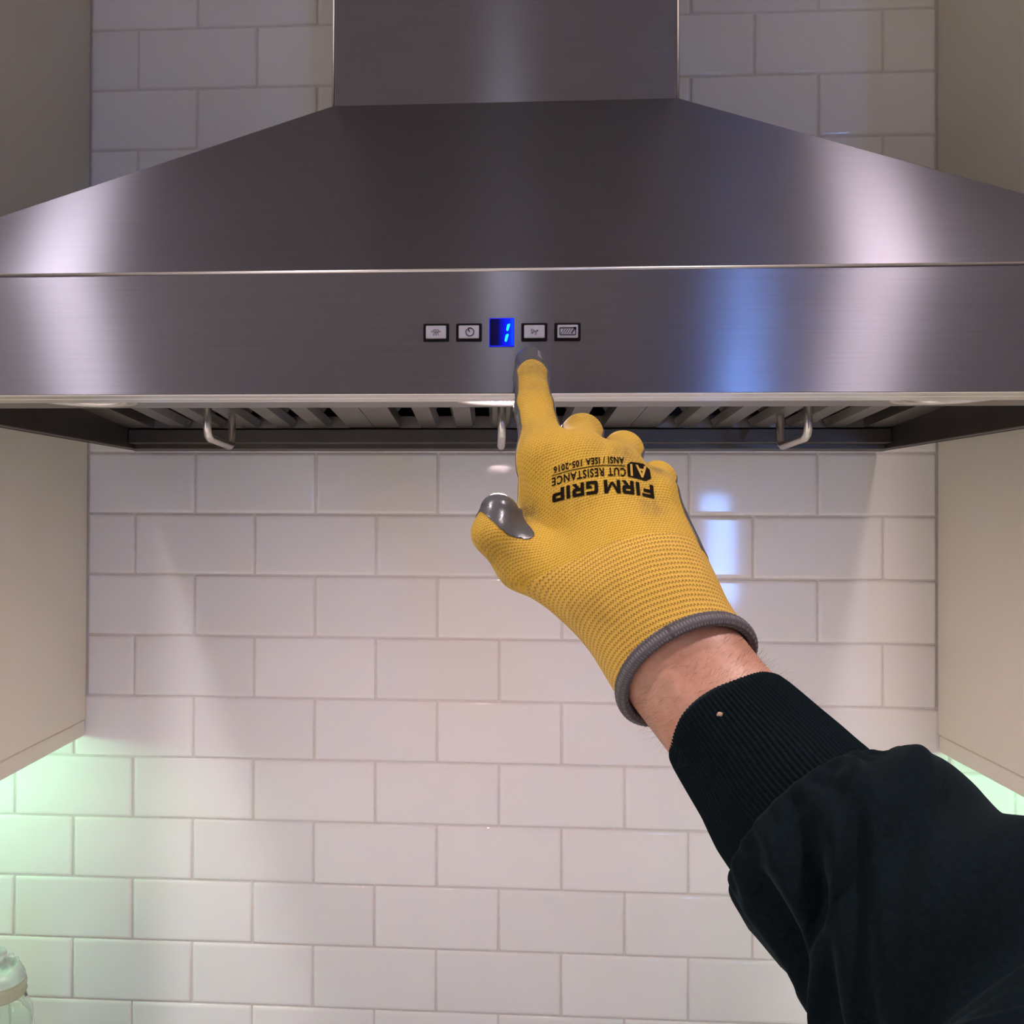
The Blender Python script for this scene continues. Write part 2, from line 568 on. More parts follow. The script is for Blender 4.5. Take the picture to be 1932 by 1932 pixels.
# underside: front flange with a groove, light bar, inner sides, filters, back rail
fl0, fl1 = HY + 0.0006, HY + 0.043
bm = bmesh.new()
box(bm, -HX + .001, HX - .001, fl0 + 0.002, fl0 + 0.019, HZ - 0.0006, HZ + 0.006, 0.0006, 1)
box(bm, -HX + .001, HX - .001, fl0 + 0.0235, fl1, HZ - 0.0002, HZ + 0.006, 0.0006, 1)
box(bm, -HX + .001, HX - .001, fl0 + 0.002, fl1, HZ + 0.0015, HZ + 0.0065)
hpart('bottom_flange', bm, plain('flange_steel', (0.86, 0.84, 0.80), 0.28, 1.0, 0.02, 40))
LBY0, LBY1 = fl1 - 0.002, HY + 0.135
bm = bmesh.new(); box(bm, -0.446, 0.446, LBY0, LBY1, HZ + 0.0068, HZ + 0.055, 0.001, 1)
hpart('light_bar', bm, STEEL_DARK)
for sx in (-1, 1):
    bm = bmesh.new()
    box(bm, min(sx * 0.446, sx * (HX - .002)), max(sx * 0.446, sx * (HX - .002)), fl1, HB - .001, HZ + 0.0002, HZ + 0.07, 0.001, 1)
    hpart('inner_side', bm, STEEL_INNER)
bm = bmesh.new()
box(bm, -0.446, 0.446, HB - 0.034, HB - 0.002, HZ + 0.0002, HZ + 0.024, 0.001, 1)
box(bm, -0.446, 0.446, HB - 0.052, HB - 0.034, HZ + 0.006, HZ + 0.0228, 0.001, 1)
hpart('back_rail', bm, STEEL_INNER)
bm = bmesh.new(); box(bm, -0.446, 0.446, LBY1, HB - .002, HZ + 0.066, HZ + 0.072)
hpart('inner_top', bm, BLACK)
LAMP_ON = emitter('lamp_on', (1.0, 0.74, 0.77), 285.0)
LENS_OFF = plain('lamp_lens_off', (0.72, 0.70, 0.62), 0.3)
for lx in (-0.302, 0.0, 0.302):
    on = lx == 0.0
    bm = bmesh.new()
    cz = HZ + 0.0068
    lathe(bm, [(0.0285, 0.0), (0.0285, -0.003), (0.0345, -0.003), (0.0355, -0.0015), (0.0355, 0.0), (0.0285, 0.0)], 48, (lx, HY + 0.069, cz))
    lamp = hpart('hood_lamp', bm, STEEL_BRIGHT, None, True)
    if on:
        lamp['label'] = 'round hood lamp that is lit'
    else:
        lamp['label'] = 'round hood lamp that is off'
    bm = bmesh.new()
    lathe(bm, [(0, -0.0016), (0.020, -0.0016), (0.0284, -0.0010), (0.0284, 0.0004), (0, 0.0004)], 48, (lx, HY + 0.069, cz))
    hpart('lens', bm, LAMP_ON if on else LENS_OFF, lamp, True)

# baffle filters: three frames, tilted a little towards the back
FY0, FY1 = LBY1 + 0.002, HB - 0.036
def fz(y):
    return HZ + 0.0375 + (y + 0.2415) * -0.073
def slat(bm, xc, w, drop, lip, dz, y0=FY0 + 0.012, y1=FY1 - 0.016):
    """open channel running front to back: flat with two returned lips (lip>0 up, <0 down)"""
    t = 0.0008
    for (ya, yb) in ((y0, y1),):
        za, zb2 = fz(ya) + dz, fz(yb) + dz
        prof = [(-w / 2, lip), (-w / 2 + drop, 0), (w / 2 - drop, 0), (w / 2, lip)]
        A = [bm.verts.new((xc + px, ya, za + pz)) for px, pz in prof] + [bm.verts.new((xc + px, ya, za + pz + t)) for px, pz in prof[::-1]]
        B = [bm.verts.new((xc + px, yb, zb2 + pz)) for px, pz in prof] + [bm.verts.new((xc + px, yb, zb2 + pz + t)) for px, pz in prof[::-1]]
        n = len(A)
        for i in range(n):
            bm.faces.new((A[i], A[(i + 1) % n], B[(i + 1) % n], B[i]))
        bm.faces.new(A[::-1]); bm.faces.new(B)
FW = 0.2966
FILTERS = [(-0.2973, 'left'), (0.0, 'middle'), (0.2973, 'right')]
for fx, side in FILTERS:
    bm = bmesh.new()
    x0, x1 = fx - FW / 2, fx + FW / 2
    def bar(xa, xb, ya, yb, up=0.014):
        vs = []
        for x in (xa, xb):
            for y in (ya, yb):
                for dz in (0, up):
                    vs.append(bm.verts.new((x, y, fz(y) + dz)))
        for f in [(0, 1, 3, 2), (4, 6, 7, 5), (0, 4, 5, 1), (2, 3, 7, 6), (0, 2, 6, 4), (1, 5, 7, 3)]:
            bm.faces.new([vs[i] for i in f])
    bar(x0, x0 + 0.030, FY0, FY1)
    bar(x1 - 0.030, x1, FY0, FY1)
    bar(x0 + .030, x1 - .030, FY0, FY0 + 0.012)
    bar(x0 + .030, x1 - .030, FY1 - 0.012, FY1)
    f = hpart('baffle_filter', bm, STEEL_DARK)
    gaps = [fx + g for g in (-0.1055, -0.0633, -0.0211, 0.0211, 0.0633, 0.1055)]
    for i in range(5):
        bm = bmesh.new()
        slat(bm, (gaps[i] + gaps[i + 1]) / 2, 0.0265, 0.004, 0.008, 0.0)
        hpart('slat', bm, STEEL_DARK, f)
    for g in gaps:
        bm = bmesh.new()
        slat(bm, g, 0.030, 0.006, -0.008, 0.019, FY0 + .013, FY1 - 0.040)
        hpart('slat', bm, STEEL_DARK, f)['label'] = 'upper slat set back above a gap'
    bm = bmesh.new()
    ya, yb = -0.222, -0.136
    zl = HZ - 0.0005
    pts = [(fx, ya, fz(ya) + 0.002), (fx, ya, zl + 0.009), (fx, ya + 0.003, zl + 0.003), (fx, ya + 0.009, zl), (fx, yb - 0.009, zl - 0.003), (fx, yb - 0.003, zl), (fx, yb, zl + 0.006), (fx, yb, fz(yb) + 0.002)]
    tube(bm, pts, 0.0042, 12)
    hpart('filter_handle', bm, STEEL_BRIGHT, f, True)

# controls on the front panel
def flat_poly(bm, pts, y, th=0.0003):
    """flat outline in x-z extruded towards -y"""
    A = [bm.verts.new((x, y, z)) for x, z in pts]
    B = [bm.verts.new((x, y - th, z)) for x, z in pts]
    n = len(A)
    bm.faces.new(B)
    for i in range(n):
        bm.faces.new((A[i], A[(i + 1) % n], B[(i + 1) % n], B[i]))
def stroke(bm, p, q, w, y):
    p, q = Vector(p), Vector(q)
    d = (q - p).normalized()
    n = Vector((-d.y, d.x)) * w / 2
    flat_poly(bm, [tuple(p + n), tuple(q + n), tuple(q - n), tuple(p - n)], y)
def arc(bm, c, r, a0, a1, w, y, n=20):
    for i in range(n):
        t0 = a0 + (a1 - a0) * i / n; t1 = a0 + (a1 - a0) * (i + 1.05) / n
        stroke(bm, (c[0] + r * math.cos(t0), c[1] + r * math.sin(t0)), (c[0] + r * math.cos(t1), c[1] + r * math.sin(t1)), w, y)
def button(cx, cz, icon, label):
    w, h = 0.0163, 0.0113
    bm = bmesh.new()
    box(bm, cx - w / 2, cx + w / 2, HY - 0.0012, HY + 0.001, cz - h / 2, cz + h / 2, 0.0005, 1)
    fr = hpart('control_button', bm, BLACK)
    fr['label'] = label
    bm = bmesh.new()
    cw, ch = w - 0.0034, h - 0.0030
    box(bm, cx - cw / 2, cx + cw / 2, HY - 0.0026, HY - 0.0011, cz - ch / 2, cz + ch / 2, 0.0007, 3)
    hpart('button_cap', bm, CAP, fr, False)
    bm = bmesh.new()
    y = HY - 0.00262
    m = ICON
    if icon == 'lamp':
        m = ICON_WORN
        for dx, dz, ln, an in ((-.0026, .0004, .0012, .5), (-.0014, -.0016, .0010, 1.0), (-.0012, .0012, .0014, 1.3), (0, .0006, .0022, 1.57), (.0001, -.0016, .0012, 1.57), (.0014, -.0012, .0012, 2.0), (.0014, .0010, .0016, 1.9), (.0026, .0003, .0012, 2.6), (-.0008, -.0002, .0012, 0.3), (.0009, -.0002, .0012, 2.8)):
            stroke(bm, (cx + dx - ln / 2 * math.cos(an), cz + dz - ln / 2 * math.sin(an)), (cx + dx + ln / 2 * math.cos(an), cz + dz + ln / 2 * math.sin(an)), 0.0005, y)
    elif icon == 'timer':
        arc(bm, (cx + .0006, cz - .0001), 0.0025, PI * 0.62, PI * 0.62 - 2 * PI * 0.93, 0.0006, y)
        stroke(bm, (cx + .0006, cz - .0001), (cx - .0005, cz + .0016), 0.0007, y)
        stroke(bm, (cx - .0007, cz + .0020), (cx + .0012, cz + .0026), 0.0005, y)
        stroke(bm, (cx - .0007, cz + .0020), (cx - .0002, cz + .0006), 0.0005, y)
    elif icon == 'fan':
        m = ICON_WORN
        for dx, dz, ln, an in ((-.0018, .0010, .0014, 1.2), (-.0010, -.0004, .0016, .6), (-.0004, .0006, .0014, 2.2), (.0012, .0003, .0020, .25), (.0008, -.0010, .0022, 1.5), (.0020, .0006, .0010, 2.4), (-.0014, -.0010, .0010, 2.5)):
            stroke(bm, (cx + dx - ln / 2 * math.cos(an), cz + dz - ln / 2 * math.sin(an)), (cx + dx + ln / 2 * math.cos(an), cz + dz + ln / 2 * math.sin(an)), 0.0006, y)
    else:
        a, b2 = 0.0049, 0.0022
        for p, q in (((-a, -b2), (a, -b2)), ((-a, b2), (a, b2)), ((-a, -b2), (-a, b2)), ((a, -b2), (a, b2))):
            stroke(bm, (cx + p[0], cz + p[1]), (cx + q[0], cz + q[1]), 0.0007, y)
        for s in (-.0032, -.0017, -.0002, .0013):
            stroke(bm, (cx + s - .0010, cz - .0015), (cx + s + .0010, cz + .0015), 0.00045, y)
        stroke(bm, (cx + .0022, cz - .0014), (cx + .0047, cz + .0022), 0.0011, y)
        flat_poly(bm, [(cx + .0052, cz + .0027), (cx + .0030, cz + .0024), (cx + .0052, cz + .0004)], y)
    hpart('icon', bm, m, fr)
for (px, pz), ic, lb in (((-0.0440,1.7702), 'lamp', 'button with a worn lamp icon'), ((-0.0233,1.7702), 'timer', 'button with a timer icon'),
                         ((0.0177,1.7701), 'fan', 'button with a worn fan icon'), ((0.0384,1.7701), 'filter', 'button with a hatched filter icon')):
    button(px, pz, ic, lb)
dx, dz = (-0.0027,1.7701)
bm = bmesh.new(); box(bm, dx - 0.0079, dx + 0.0079, HY - 0.0011, HY + 0.001, dz - 0.0090, dz + 0.0090, 0.0004, 1)
k = M('display_glow')
tc = k.n('ShaderNodeTexCoord')
sp = k.n('ShaderNodeSeparateXYZ')
k.l(tc.outputs['Object'], sp.inputs[0])
gx = k.math('MULTIPLY_ADD', sp.outputs[0], 1 / 0.0152, 0.5 - dx / 0.0152, clamp=True)
rim = k.math('ABSOLUTE', k.math('SUBTRACT', gx, 0.5))
glow = k.ramp(gx, [(0.0, (0.0, 0.0, 0.06)), (0.06, (0.0, 0.0, 0.008)), (0.34, (0.0, 0.0, 0.035)), (0.52, (0.0, 0.002, 0.32)), (0.80, (0.0, 0.006, 0.75)), (1.0, (0.0, 0.05, 1.0))])
k.l(glow, k.b.inputs['Emission Color'])
k.set(Base_Color=(0.002, 0.002, 0.01, 1), Roughness=0.15, Emission_Strength=1.6, Specular_IOR_Level=0.12)
disp = hpart('display', bm, emitter('display_edge', (0.0, 0.004, 0.55), 1.0))
disp['label'] = 'glowing blue display showing the digit 1'
bm = bmesh.new(); box(bm, dx - 0.0074, dx + 0.0074, HY - 0.0016, HY - 0.0010, dz - 0.0084, dz + 0.0084, 0.0003, 1)
hpart('screen', bm, k.m, disp)
bm = bmesh.new()
y = HY - 0.00165
for za, zb2 in ((0.0006, 0.0052), (-0.0062, -0.0012)):
    sx = lambda z: dx + 0.0036 + z * 0.14
    w = 0.0009
    flat_poly(bm, [(sx(za) - w * .5, dz + za), (sx(za) + w * .5, dz + za + .0003), (sx(zb2) + w, dz + zb2 - .0006), (sx(zb2) + w * .6, dz + zb2), (sx(zb2) - w, dz + zb2 - .0006), (sx(za) - w, dz + za + .0008)], y, 0.0003)
hpart('digit', bm, emitter('digit_glow', (0.0, 0.42, 1.0), 2.4), disp)

# ------------------------------------------------------------------ the arm
person = thing('person', 'right arm in dark navy sleeve and yellow knit glove, index finger on the hood panel', 'person', (0.1383,-0.6980,1.5176))
POFF = Matrix.Translation(-Vector(person.location))
def ppart(name, me_or_bm, mat, parent=None, smooth=True):
    if isinstance(me_or_bm, bmesh.types.BMesh):
        bmesh.ops.recalc_face_normals(me_or_bm, faces=me_or_bm.faces)
        me = bpy.data.meshes.new(name); me_or_bm.to_mesh(me); me_or_bm.free()
    else:
        me = me_or_bm
    o = link(name, me, mat, None, smooth)
    o.parent = parent or person
    o.matrix_parent_inverse = Matrix.Identity(4) if parent else POFF
    return o
def mesh_np(name, V, F, uv=None, uvname='knit'):
    me = bpy.data.meshes.new(name)
    F = np.asarray(F, dtype=np.int32)
    me.vertices.add(len(V)); me.vertices.foreach_set('co', np.asarray(V, dtype=np.float32).ravel())
    n = F.shape[1]
    me.loops.add(F.size); me.loops.foreach_set('vertex_index', F.ravel())
    me.polygons.add(len(F))
    me.polygons.foreach_set('loop_start', np.arange(0, F.size, n, dtype=np.int32))
    if uv is not None:
        la = me.uv_layers.new(name=uvname)
        la.data.foreach_set('uv', np.asarray(uv, dtype=np.float32)[F.ravel()].ravel())
    me.update(calc_edges=True)
    me.validate()
    return me

A = lambda *p: np.array(p, dtype=np.float64)
# joints of the hand: point, radius (gloved)
WR = A(*(0.0658,-0.6500,1.6177))
PALM = [  # metacarpals: knuckle -> wrist
    (A(*(0.0208,-0.6282,1.6858)), A(*(0.0552,-0.6486,1.6175)), .0128, .0165),
    (A(*(0.0380,-0.6332,1.6855)), A(*(0.0629,-0.6512,1.6183)), .0138, .0180),
    (A(*(0.0571,-0.6330,1.6788)), A(*(0.0716,-0.6507,1.6189)), .0134, .0180),
    (A(*(0.0756,-0.6358,1.6652)), A(*(0.0795,-0.6482,1.6187)), .0128, .0170),
    (A(*(0.0569,-0.6128,1.6591)), A(*(0.0655,-0.6340,1.6225)), .0150, .0160),
    (A(*(0.0829,-0.6232,1.6477)), A(*(0.0798,-0.6392,1.6230)), .0150, .0160),
    (A(*(0.0152,-0.6291,1.6360)), A(*(0.0532,-0.6428,1.6216)), .0120, .0170),   # web and ball of the thumb
    (A(*(0.0184,-0.6212,1.6676)), A(*(0.0152,-0.6291,1.6360)), .0110, .0110),
]
INDEX = [(A(*(0.0202,-0.6292,1.6869)), A(*(0.0159,-0.5957,1.7165)), .0126, .0107),
         (A(*(0.0159,-0.5957,1.7165)), A(*(0.0151,-0.5748,1.7374)), .0107, .0098),
         (A(*(0.0151,-0.5748,1.7374)), A(*(0.0147,-0.5634,1.7488)), .0098, .0091)]
MIDDLE = [(A(*(0.0380,-0.6332,1.6855)), A(*(0.0428,-0.6000,1.7017)), .0130, .0112),
          (A(*(0.0428,-0.6000,1.7017)), A(*(0.0418,-0.5788,1.6765)), .0110, .0100),
          (A(*(0.0418,-0.5788,1.6765)), A(*(0.0410,-0.6018,1.6666)), .0098, .0092)]
RING = [(A(*(0.0568,-0.6350,1.6787)), A(*(0.0653,-0.6046,1.6917)), .0126, .0108),
        (A(*(0.0653,-0.6046,1.6917)), A(*(0.0616,-0.5875,1.6669)), .0106, .0098),
        (A(*(0.0616,-0.5875,1.6669)), A(*(0.0575,-0.6078,1.6591)), .0096, .0090)]
PINKY = [(A(*(0.0753,-0.6378,1.6652)), A(*(0.0823,-0.6154,1.6752)), .0120, .0098),
         (A(*(0.0823,-0.6154,1.6752)), A(*(0.0812,-0.6033,1.6563)), .0096, .0088),
         (A(*(0.0812,-0.6033,1.6563)), A(*(0.0747,-0.6197,1.6505)), .0086, .0082)]
THUMB = [(A(*(0.0446,-0.6463,1.6172)), A(*(0.0086,-0.6425,1.6304)), .0170, .0142),
         (A(*(0.0086,-0.6425,1.6304)), A(*(-0.0073,-0.6466,1.6460)), .0142, .0110),
         (A(*(-0.0073,-0.6466,1.6460)), A(*(-0.0051,-0.6435,1.6576)), .0108, .0090)]
CUFF = [(A(*(0.0525,-0.6488,1.6153)), A(*(0.0803,-0.6618,1.5713)), .0230, .0238),
        (A(*(0.0729,-0.6477,1.6276)), A(*(0.0977,-0.6629,1.5844)), .0225, .0238)]

def rcone(P, a, b, ra, rb):
    ba = (b - a).astype(np.float32)
    d = P - a.astype(np.float32)
    t = np.clip(d @ ba / float(ba @ ba), 0, 1)
    d -= t[:, None] * ba
    return np.sqrt((d * d).sum(1)) - (ra + (rb - ra) * t)
def smin(a, b, k):
    h = np.clip(k - np.abs(a - b), 0, None) / k
    return np.minimum(a, b) - h * h * k * 0.25
def chain(P, segs, k=.004):
    r = None
    for s in segs:
        d = rcone(P, *s)
        r = d if r is None else smin(r, d, k)
    return r
def hand_sdf(P):
    palm = chain(P, PALM, .014)
    cuff = chain(P, CUFF, .03)
    palm = smin(palm, cuff, .018)
    out = None
    for segs, kk in ((INDEX, .012), (MIDDLE, .008), (RING, .008), (PINKY, .008), (THUMB, .016)):
        d = smin(palm, chain(P, segs), kk)
        out = d if out is None else smin(out, d, .0012)
    return out
def grad(f, P, e=2e-4):
    g = np.empty_like(P)
    for i in range(3):
        d = np.zeros(3, dtype=P.dtype); d[i] = e
        g[:, i] = (f(P + d) - f(P - d)) / (2 * e)
    return g
def plane3(a, b, c, toward):
    n = np.cross(b - a, c - a); n /= np.linalg.norm(n)
    if n @ (toward - a) < 0:
        n = -n
    return a, n
# hem of the glove: a plane through three points of its rim; cuff start likewise
HEMP, HEMN = plane3(A(*(0.0610,-0.6599,1.5592)), A(*(0.1192,-0.6617,1.5945)), A(*(0.0683,-0.6908,1.6041)), A(*(0.1335,-0.6873,1.5257)))
CUFP, CUFN = plane3(A(*(0.0142,-0.6410,1.6100)), A(*(0.0967,-0.6443,1.6339)), A(*(0.0558,-0.6729,1.6454)), A(*(0.1335,-0.6873,1.5257)))

def surface_nets(f, lo, hi, h):
    ax = [np.arange(lo[i], hi[i] + h, h, dtype=np.float32) for i in range(3)]
    nx, ny, nz = map(len, ax)
    val = np.empty((nx, ny, nz), dtype=np.float32)
    Y, Z = np.meshgrid(ax[1], ax[2], indexing='ij')
    step = 8
    for i in range(0, nx, step):
        xs = ax[0][i:i + step]
        P = np.empty((len(xs), ny, nz, 3), dtype=np.float32)
        P[..., 0] = xs[:, None, None]; P[..., 1] = Y; P[..., 2] = Z
        val[i:i + step] = f(P.reshape(-1, 3)).reshape(len(xs), ny, nz)
    ins = val < 0
    acc = np.zeros((nx - 1, ny - 1, nz - 1, 3), dtype=np.float32)
    cnt = np.zeros((nx - 1, ny - 1, nz - 1), dtype=np.float32)
    cross = []
    sh = (nx, ny, nz)
    for a in range(3):
        s0 = [slice(None)] * 3; s1 = [slice(None)] * 3
        s0[a] = slice(0, -1); s1[a] = slice(1, None)
        x = ins[tuple(s0)] != ins[tuple(s1)]
        I = np.argwhere(x)
        J = I.copy(); J[:, a] += 1
        v0 = val[tuple(I.T)]; v1 = val[tuple(J.T)]
        t = v0 / (v0 - v1)
        pos = I.astype(np.float32); pos[:, a] += t
        o1, o2 = [b for b in range(3) if b != a]
        for d1 in (0, -1):
            for d2 in (0, -1):
                C = I.copy(); C[:, o1] += d1; C[:, o2] += d2
                ok = np.all((C >= 0) & (C < np.array([nx - 1, ny - 1, nz - 1])), axis=1)
                np.add.at(acc, tuple(C[ok].T), pos[ok]); np.add.at(cnt, tuple(C[ok].T), 1)
        cross.append((a, I, v0 < 0))
    act = cnt > 0
    idx = -np.ones(act.shape, dtype=np.int64)
    idx[act] = np.arange(act.sum())
    V = acc[act] / cnt[act][:, None] * h + np.array([ax[0][0], ax[1][0], ax[2][0]], dtype=np.float32)
    F = []
    for a, I, inside in cross:
        o1, o2 = (a + 1) % 3, (a + 2) % 3
        ok = (I[:, o1] > 0) & (I[:, o2] > 0) & (I[:, o1] < sh[o1] - 1) & (I[:, o2] < sh[o2] - 1)
        I = I[ok]; ins_ = inside[ok]
        q = []
        for d1, d2 in ((-1, -1), (0, -1), (0, 0), (-1, 0)):
            C = I.copy(); C[:, o1] += d1; C[:, o2] += d2
            q.append(idx[tuple(C.T)])
        q = np.stack(q, 1)
        q[~ins_] = q[~ins_][:, ::-1]
        F.append(q)
    return V, np.concatenate(F)

allp = np.array([p for L in (PALM, INDEX, MIDDLE, RING, PINKY, THUMB, CUFF) for s in L for p in s[:2]])
hemcut = lambda P: (P - HEMP.astype(P.dtype)) @ HEMN.astype(P.dtype)
full = lambda P: np.maximum(hand_sdf(P), hemcut(P) - .003)
V, Q = surface_nets(full, allp.min(0) - .03, allp.max(0) + .03, .00115)
V = V.astype(np.float32)
for it in range(2):                       # settle every point on the true surface
    d = hand_sdf(V); g = grad(hand_sdf, V)
    ok = hemcut(V) < .0015
    V[ok] -= (d[:, None] * g / np.maximum((g * g).sum(1), .2)[:, None])[ok]
Ng = grad(hand_sdf, V)
Ng /= np.linalg.norm(Ng, axis=1)[:, None]
keep = np.all(hemcut(V)[Q] < .0012, axis=1)
Q = Q[keep]
TRI = np.concatenate([Q[:, [0, 1, 2]], Q[:, [0, 2, 3]]])

def unit(v):
    return v / np.linalg.norm(v)
CAMD = A(*(-0.0067,-1.1165,1.6568)) - A(*(0.0125,-0.1145,1.6574)); CAMD = unit(CAMD)
def frame(axis, hint):
    ax = unit(axis)
    return ax, unit(hint - ax * (hint @ ax))
# where the grey coating lies: palm side of the hand, wrapping over finger tips
def coat_scalar(V, N):
    def seg_t(P, a, b):
        ba = b - a
        return ((P - a) @ ba) / (ba @ ba)
    w, c = [], []
    axh, Dh = frame(PALM[1][0] - PALM[1][1], CAMD)
    w.append(chain(V, PALM)); c.append(.20 - N @ unit(Dh + A(-.25, 0, 0)) - 1.3 * np.exp(-((V - A(*(0.0126,-0.6374,1.6442))) ** 2).sum(1) / .013 ** 2))
    axi, Di = frame(INDEX[2][1] - INDEX[0][0], CAMD * .8 + A(0, 0, .35) + A(.05, 0, 0))
    t = np.clip(seg_t(V, INDEX[2][0], INDEX[2][1]), -7, 2)
    w.append(chain(V, INDEX) - .002); c.append(.57 - N @ Di + np.where(t > 0, 1.15 * t, .06 * np.maximum(t, -1.5) - .5 * np.clip(-t - 3.4, 0, 3)))
    for L in (MIDDLE, RING, PINKY):
        axm, Dm = frame(L[0][1] - L[0][0], A(0, 0, .7) + CAMD * .8)
        t1 = np.clip(seg_t(V, L[1][0], L[1][1]), -1, 2)
        w.append(chain(V, L[:2]) + .0005); c.append(.30 - N @ Dm + np.clip(t1, 0, 1) * 1.4)
    axt, Dt = frame(THUMB[2][1] - THUMB[1][0], A(-.80, -.45, -.30))
    t = np.clip(seg_t(V, THUMB[2][0], THUMB[2][1]), -2, 2)
    w.append(chain(V, THUMB[1:]) - .002); c.append(.08 - N @ Dt + np.where(t > 0, .62 * t, .25 * t) - np.clip(-t - .15, 0, 2) * 2.6)
    w = np.exp(-np.array(w) / .0022); c = np.array(c)
    s = (w * c).sum(0) / w.sum(0)
    s = s - 1.8 * np.exp(-((V - A(*(0.0155,-0.6352,1.6476))) ** 2).sum(1) / .0115 ** 2)
    return s
COAT = coat_scalar(V.astype(np.float64), Ng.astype(np.float64))
cuf = (V - CUFP) @ CUFN
COAT = np.minimum(COAT, -(cuf - .004) * 60)

# knit coordinates: lateral and lengthwise on the hand, round and lengthwise on the cuff
axh, Dh = frame(PALM[2][0] - PALM[2][1], CAMD)
lat = np.cross(axh, Dh)
# fan the ribs out towards the knuckles
rel = V - WR
lu = rel @ lat; lv = rel @ axh; ln = rel @ Dh
lv2 = lv - ln * 0.45
fan = 1.0 + np.clip(lv, -.02, .10) * 1.2
KUV = np.stack([lu / fan, lv2], 1)
cax = unit(CUFF[0][1] + CUFF[1][1] - CUFF[0][0] - CUFF[1][0])
cctr = (CUFF[0][0] + CUFF[1][0]) / 2
cax, cD = frame(cax, CAMD); cL = np.cross(cax, cD)
rc = V - cctr
ang = np.arctan2(rc @ cL, rc @ cD)
CUV = np.stack([ang * .030, -(((V - CUFP) @ CUFN) * .45 + ((V - HEMP) @ HEMN) * .55)], 1)

def clip(V, T, s, attrs, keep_neg=True):
    """triangles of the part where s<0 (or >0), cut cleanly along s=0"""
    if not keep_neg:
        s = -s
    inn = s < 0
    cntn = inn[T].sum(1)
    out = [T[cntn == 3]]
    newV, newA = [], [[] for _ in attrs]
    base = len(V); cache = {}
    def cutp(i, j):
        key = (min(i, j), max(i, j))
        if key not in cache:
            t = s[i] / (s[i] - s[j])
            cache[key] = base + len(newV)
            newV.append(V[i] + (V[j] - V[i]) * t)
            for q, a in enumerate(attrs):
                newA[q].append(a[i] + (a[j] - a[i]) * t)
        return cache[key]
    ex = []
    for tri in T[(cntn > 0) & (cntn < 3)]:
        k = [int(x) for x in tri]
        I = [inn[x] for x in k]
        if sum(I) == 1:
            r = I.index(True); a, b, c = k[r], k[(r + 1) % 3], k[(r + 2) % 3]
            ex.append((a, cutp(a, b), cutp(a, c)))
        else:
            r = I.index(False); a, b, c = k[r], k[(r + 1) % 3], k[(r + 2) % 3]
            p, q = cutp(a, b), cutp(a, c)
            ex.append((p, b, c)); ex.append((p, c, q))
    if ex:
        out.append(np.array(ex))
        V = np.concatenate([V, np.array(newV)])
        attrs = [np.concatenate([a, np.array(n)]) for a, n in zip(attrs, newA)]
    T = np.concatenate(out)
    used = np.unique(T)
    mp = -np.ones(len(V), dtype=np.int64); mp[used] = np.arange(len(used))
    return V[used], mp[T], [a[used] for a in attrs]

def dirt_field(P):
    spots = [((0.0092,-0.6377,1.6554), .0050, .75), ((0.0591,-0.6430,1.6861), .0045, .60), ((0.0778,-0.6418,1.6801), .0035, .65), ((0.0720,-0.6570,1.6585), .0045, .45), ((0.0725,-0.6600,1.6630), .003, .5),
             ((0.0149,-0.5809,1.7393), .0075, .55), ((0.0147,-0.5938,1.7250), .0060, .35), ((0.0184,-0.5936,1.7272), .003, .4), ((0.0153,-0.5709,1.7457), .004, .6), ((0.0158,-0.6256,1.7007), .006, .16), ((0.0005,-0.6611,1.6373), .008, .22),
             ((-0.0102,-0.6617,1.6319), .009, .30), ((0.0843,-0.6364,1.6801), .003, .4), ((0.0461,-0.6437,1.6894), .005, .22), ((0.0366,-0.6094,1.7066), .005, .25)]
    d = np.zeros(len(P))
    for c, r, a in spots:
        d = np.maximum(d, a * np.exp(-((P - np.array(c)) ** 2).sum(1) / (r * 1.6) ** 2))
    return d

def knit_material(name, pu, pv, col, dark, depth, stagger=0.5, dot=0.55):
    k = M(name)
    uv = k.n('ShaderNodeUVMap'); uv.uv_map = 'knit'
    sp = k.n('ShaderNodeSeparateXYZ'); k.l(uv.outputs[0], sp.inputs[0])
    wob = k.noise(70, 2, .5)
    u0 = k.math('MULTIPLY_ADD', wob, .0012, sp.outputs[0])
    v0 = k.math('MULTIPLY_ADD', wob, .0012, sp.outputs[1])
    row = k.math('FLOOR', k.math('DIVIDE', v0, pv))
    odd = k.math('MULTIPLY', k.math('MODULO', k.math('ABSOLUTE', row), 2.0), stagger * pu)
    cu_ = k.math('COSINE', k.math('MULTIPLY', k.math('ADD', u0, odd), 2 * PI / pu))
    cv_ = k.math('COSINE', k.math('MULTIPLY', v0, 2 * PI / pv))
    ribs = k.math('MULTIPLY_ADD', cu_, .5, .5)
    rows = k.math('MULTIPLY_ADD', cv_, .5, .5)
    hole = k.math('MULTIPLY', k.math('POWER', ribs, 2.0), k.math('POWER', rows, 1.2))
    h = k.math('SUBTRACT', 1.0, hole)
    dirt = k.noise(26, 4, .62)
    c1 = k.ramp(dirt, [(.28, tuple(c * .74 for c in col)), (.46, col), (.8, tuple(min(1, c * 1.06) for c in col))])
    cc = k.mix(k.math('MULTIPLY', hole, dot), c1, dark)
    at_ = k.n('ShaderNodeAttribute', attribute_name='dirt')
    smud = k.math('MULTIPLY', at_.outputs['Fac'], k.math('MULTIPLY_ADD', k.noise(330, 3, .65), 2.2, -.35, clamp=True), clamp=True)
    cc = k.mix(smud, cc, (.06, .05, .03))
    k.l(cc, k.b.inputs['Base Color'])
    k.set(Roughness=.78, Sheen_Weight=.25, Sheen_Roughness=.5)
    k.b.inputs['Sheen Tint'].default_value = (1, .85, .45, 1)
    k.bump(h, .8, depth)
    return k.m
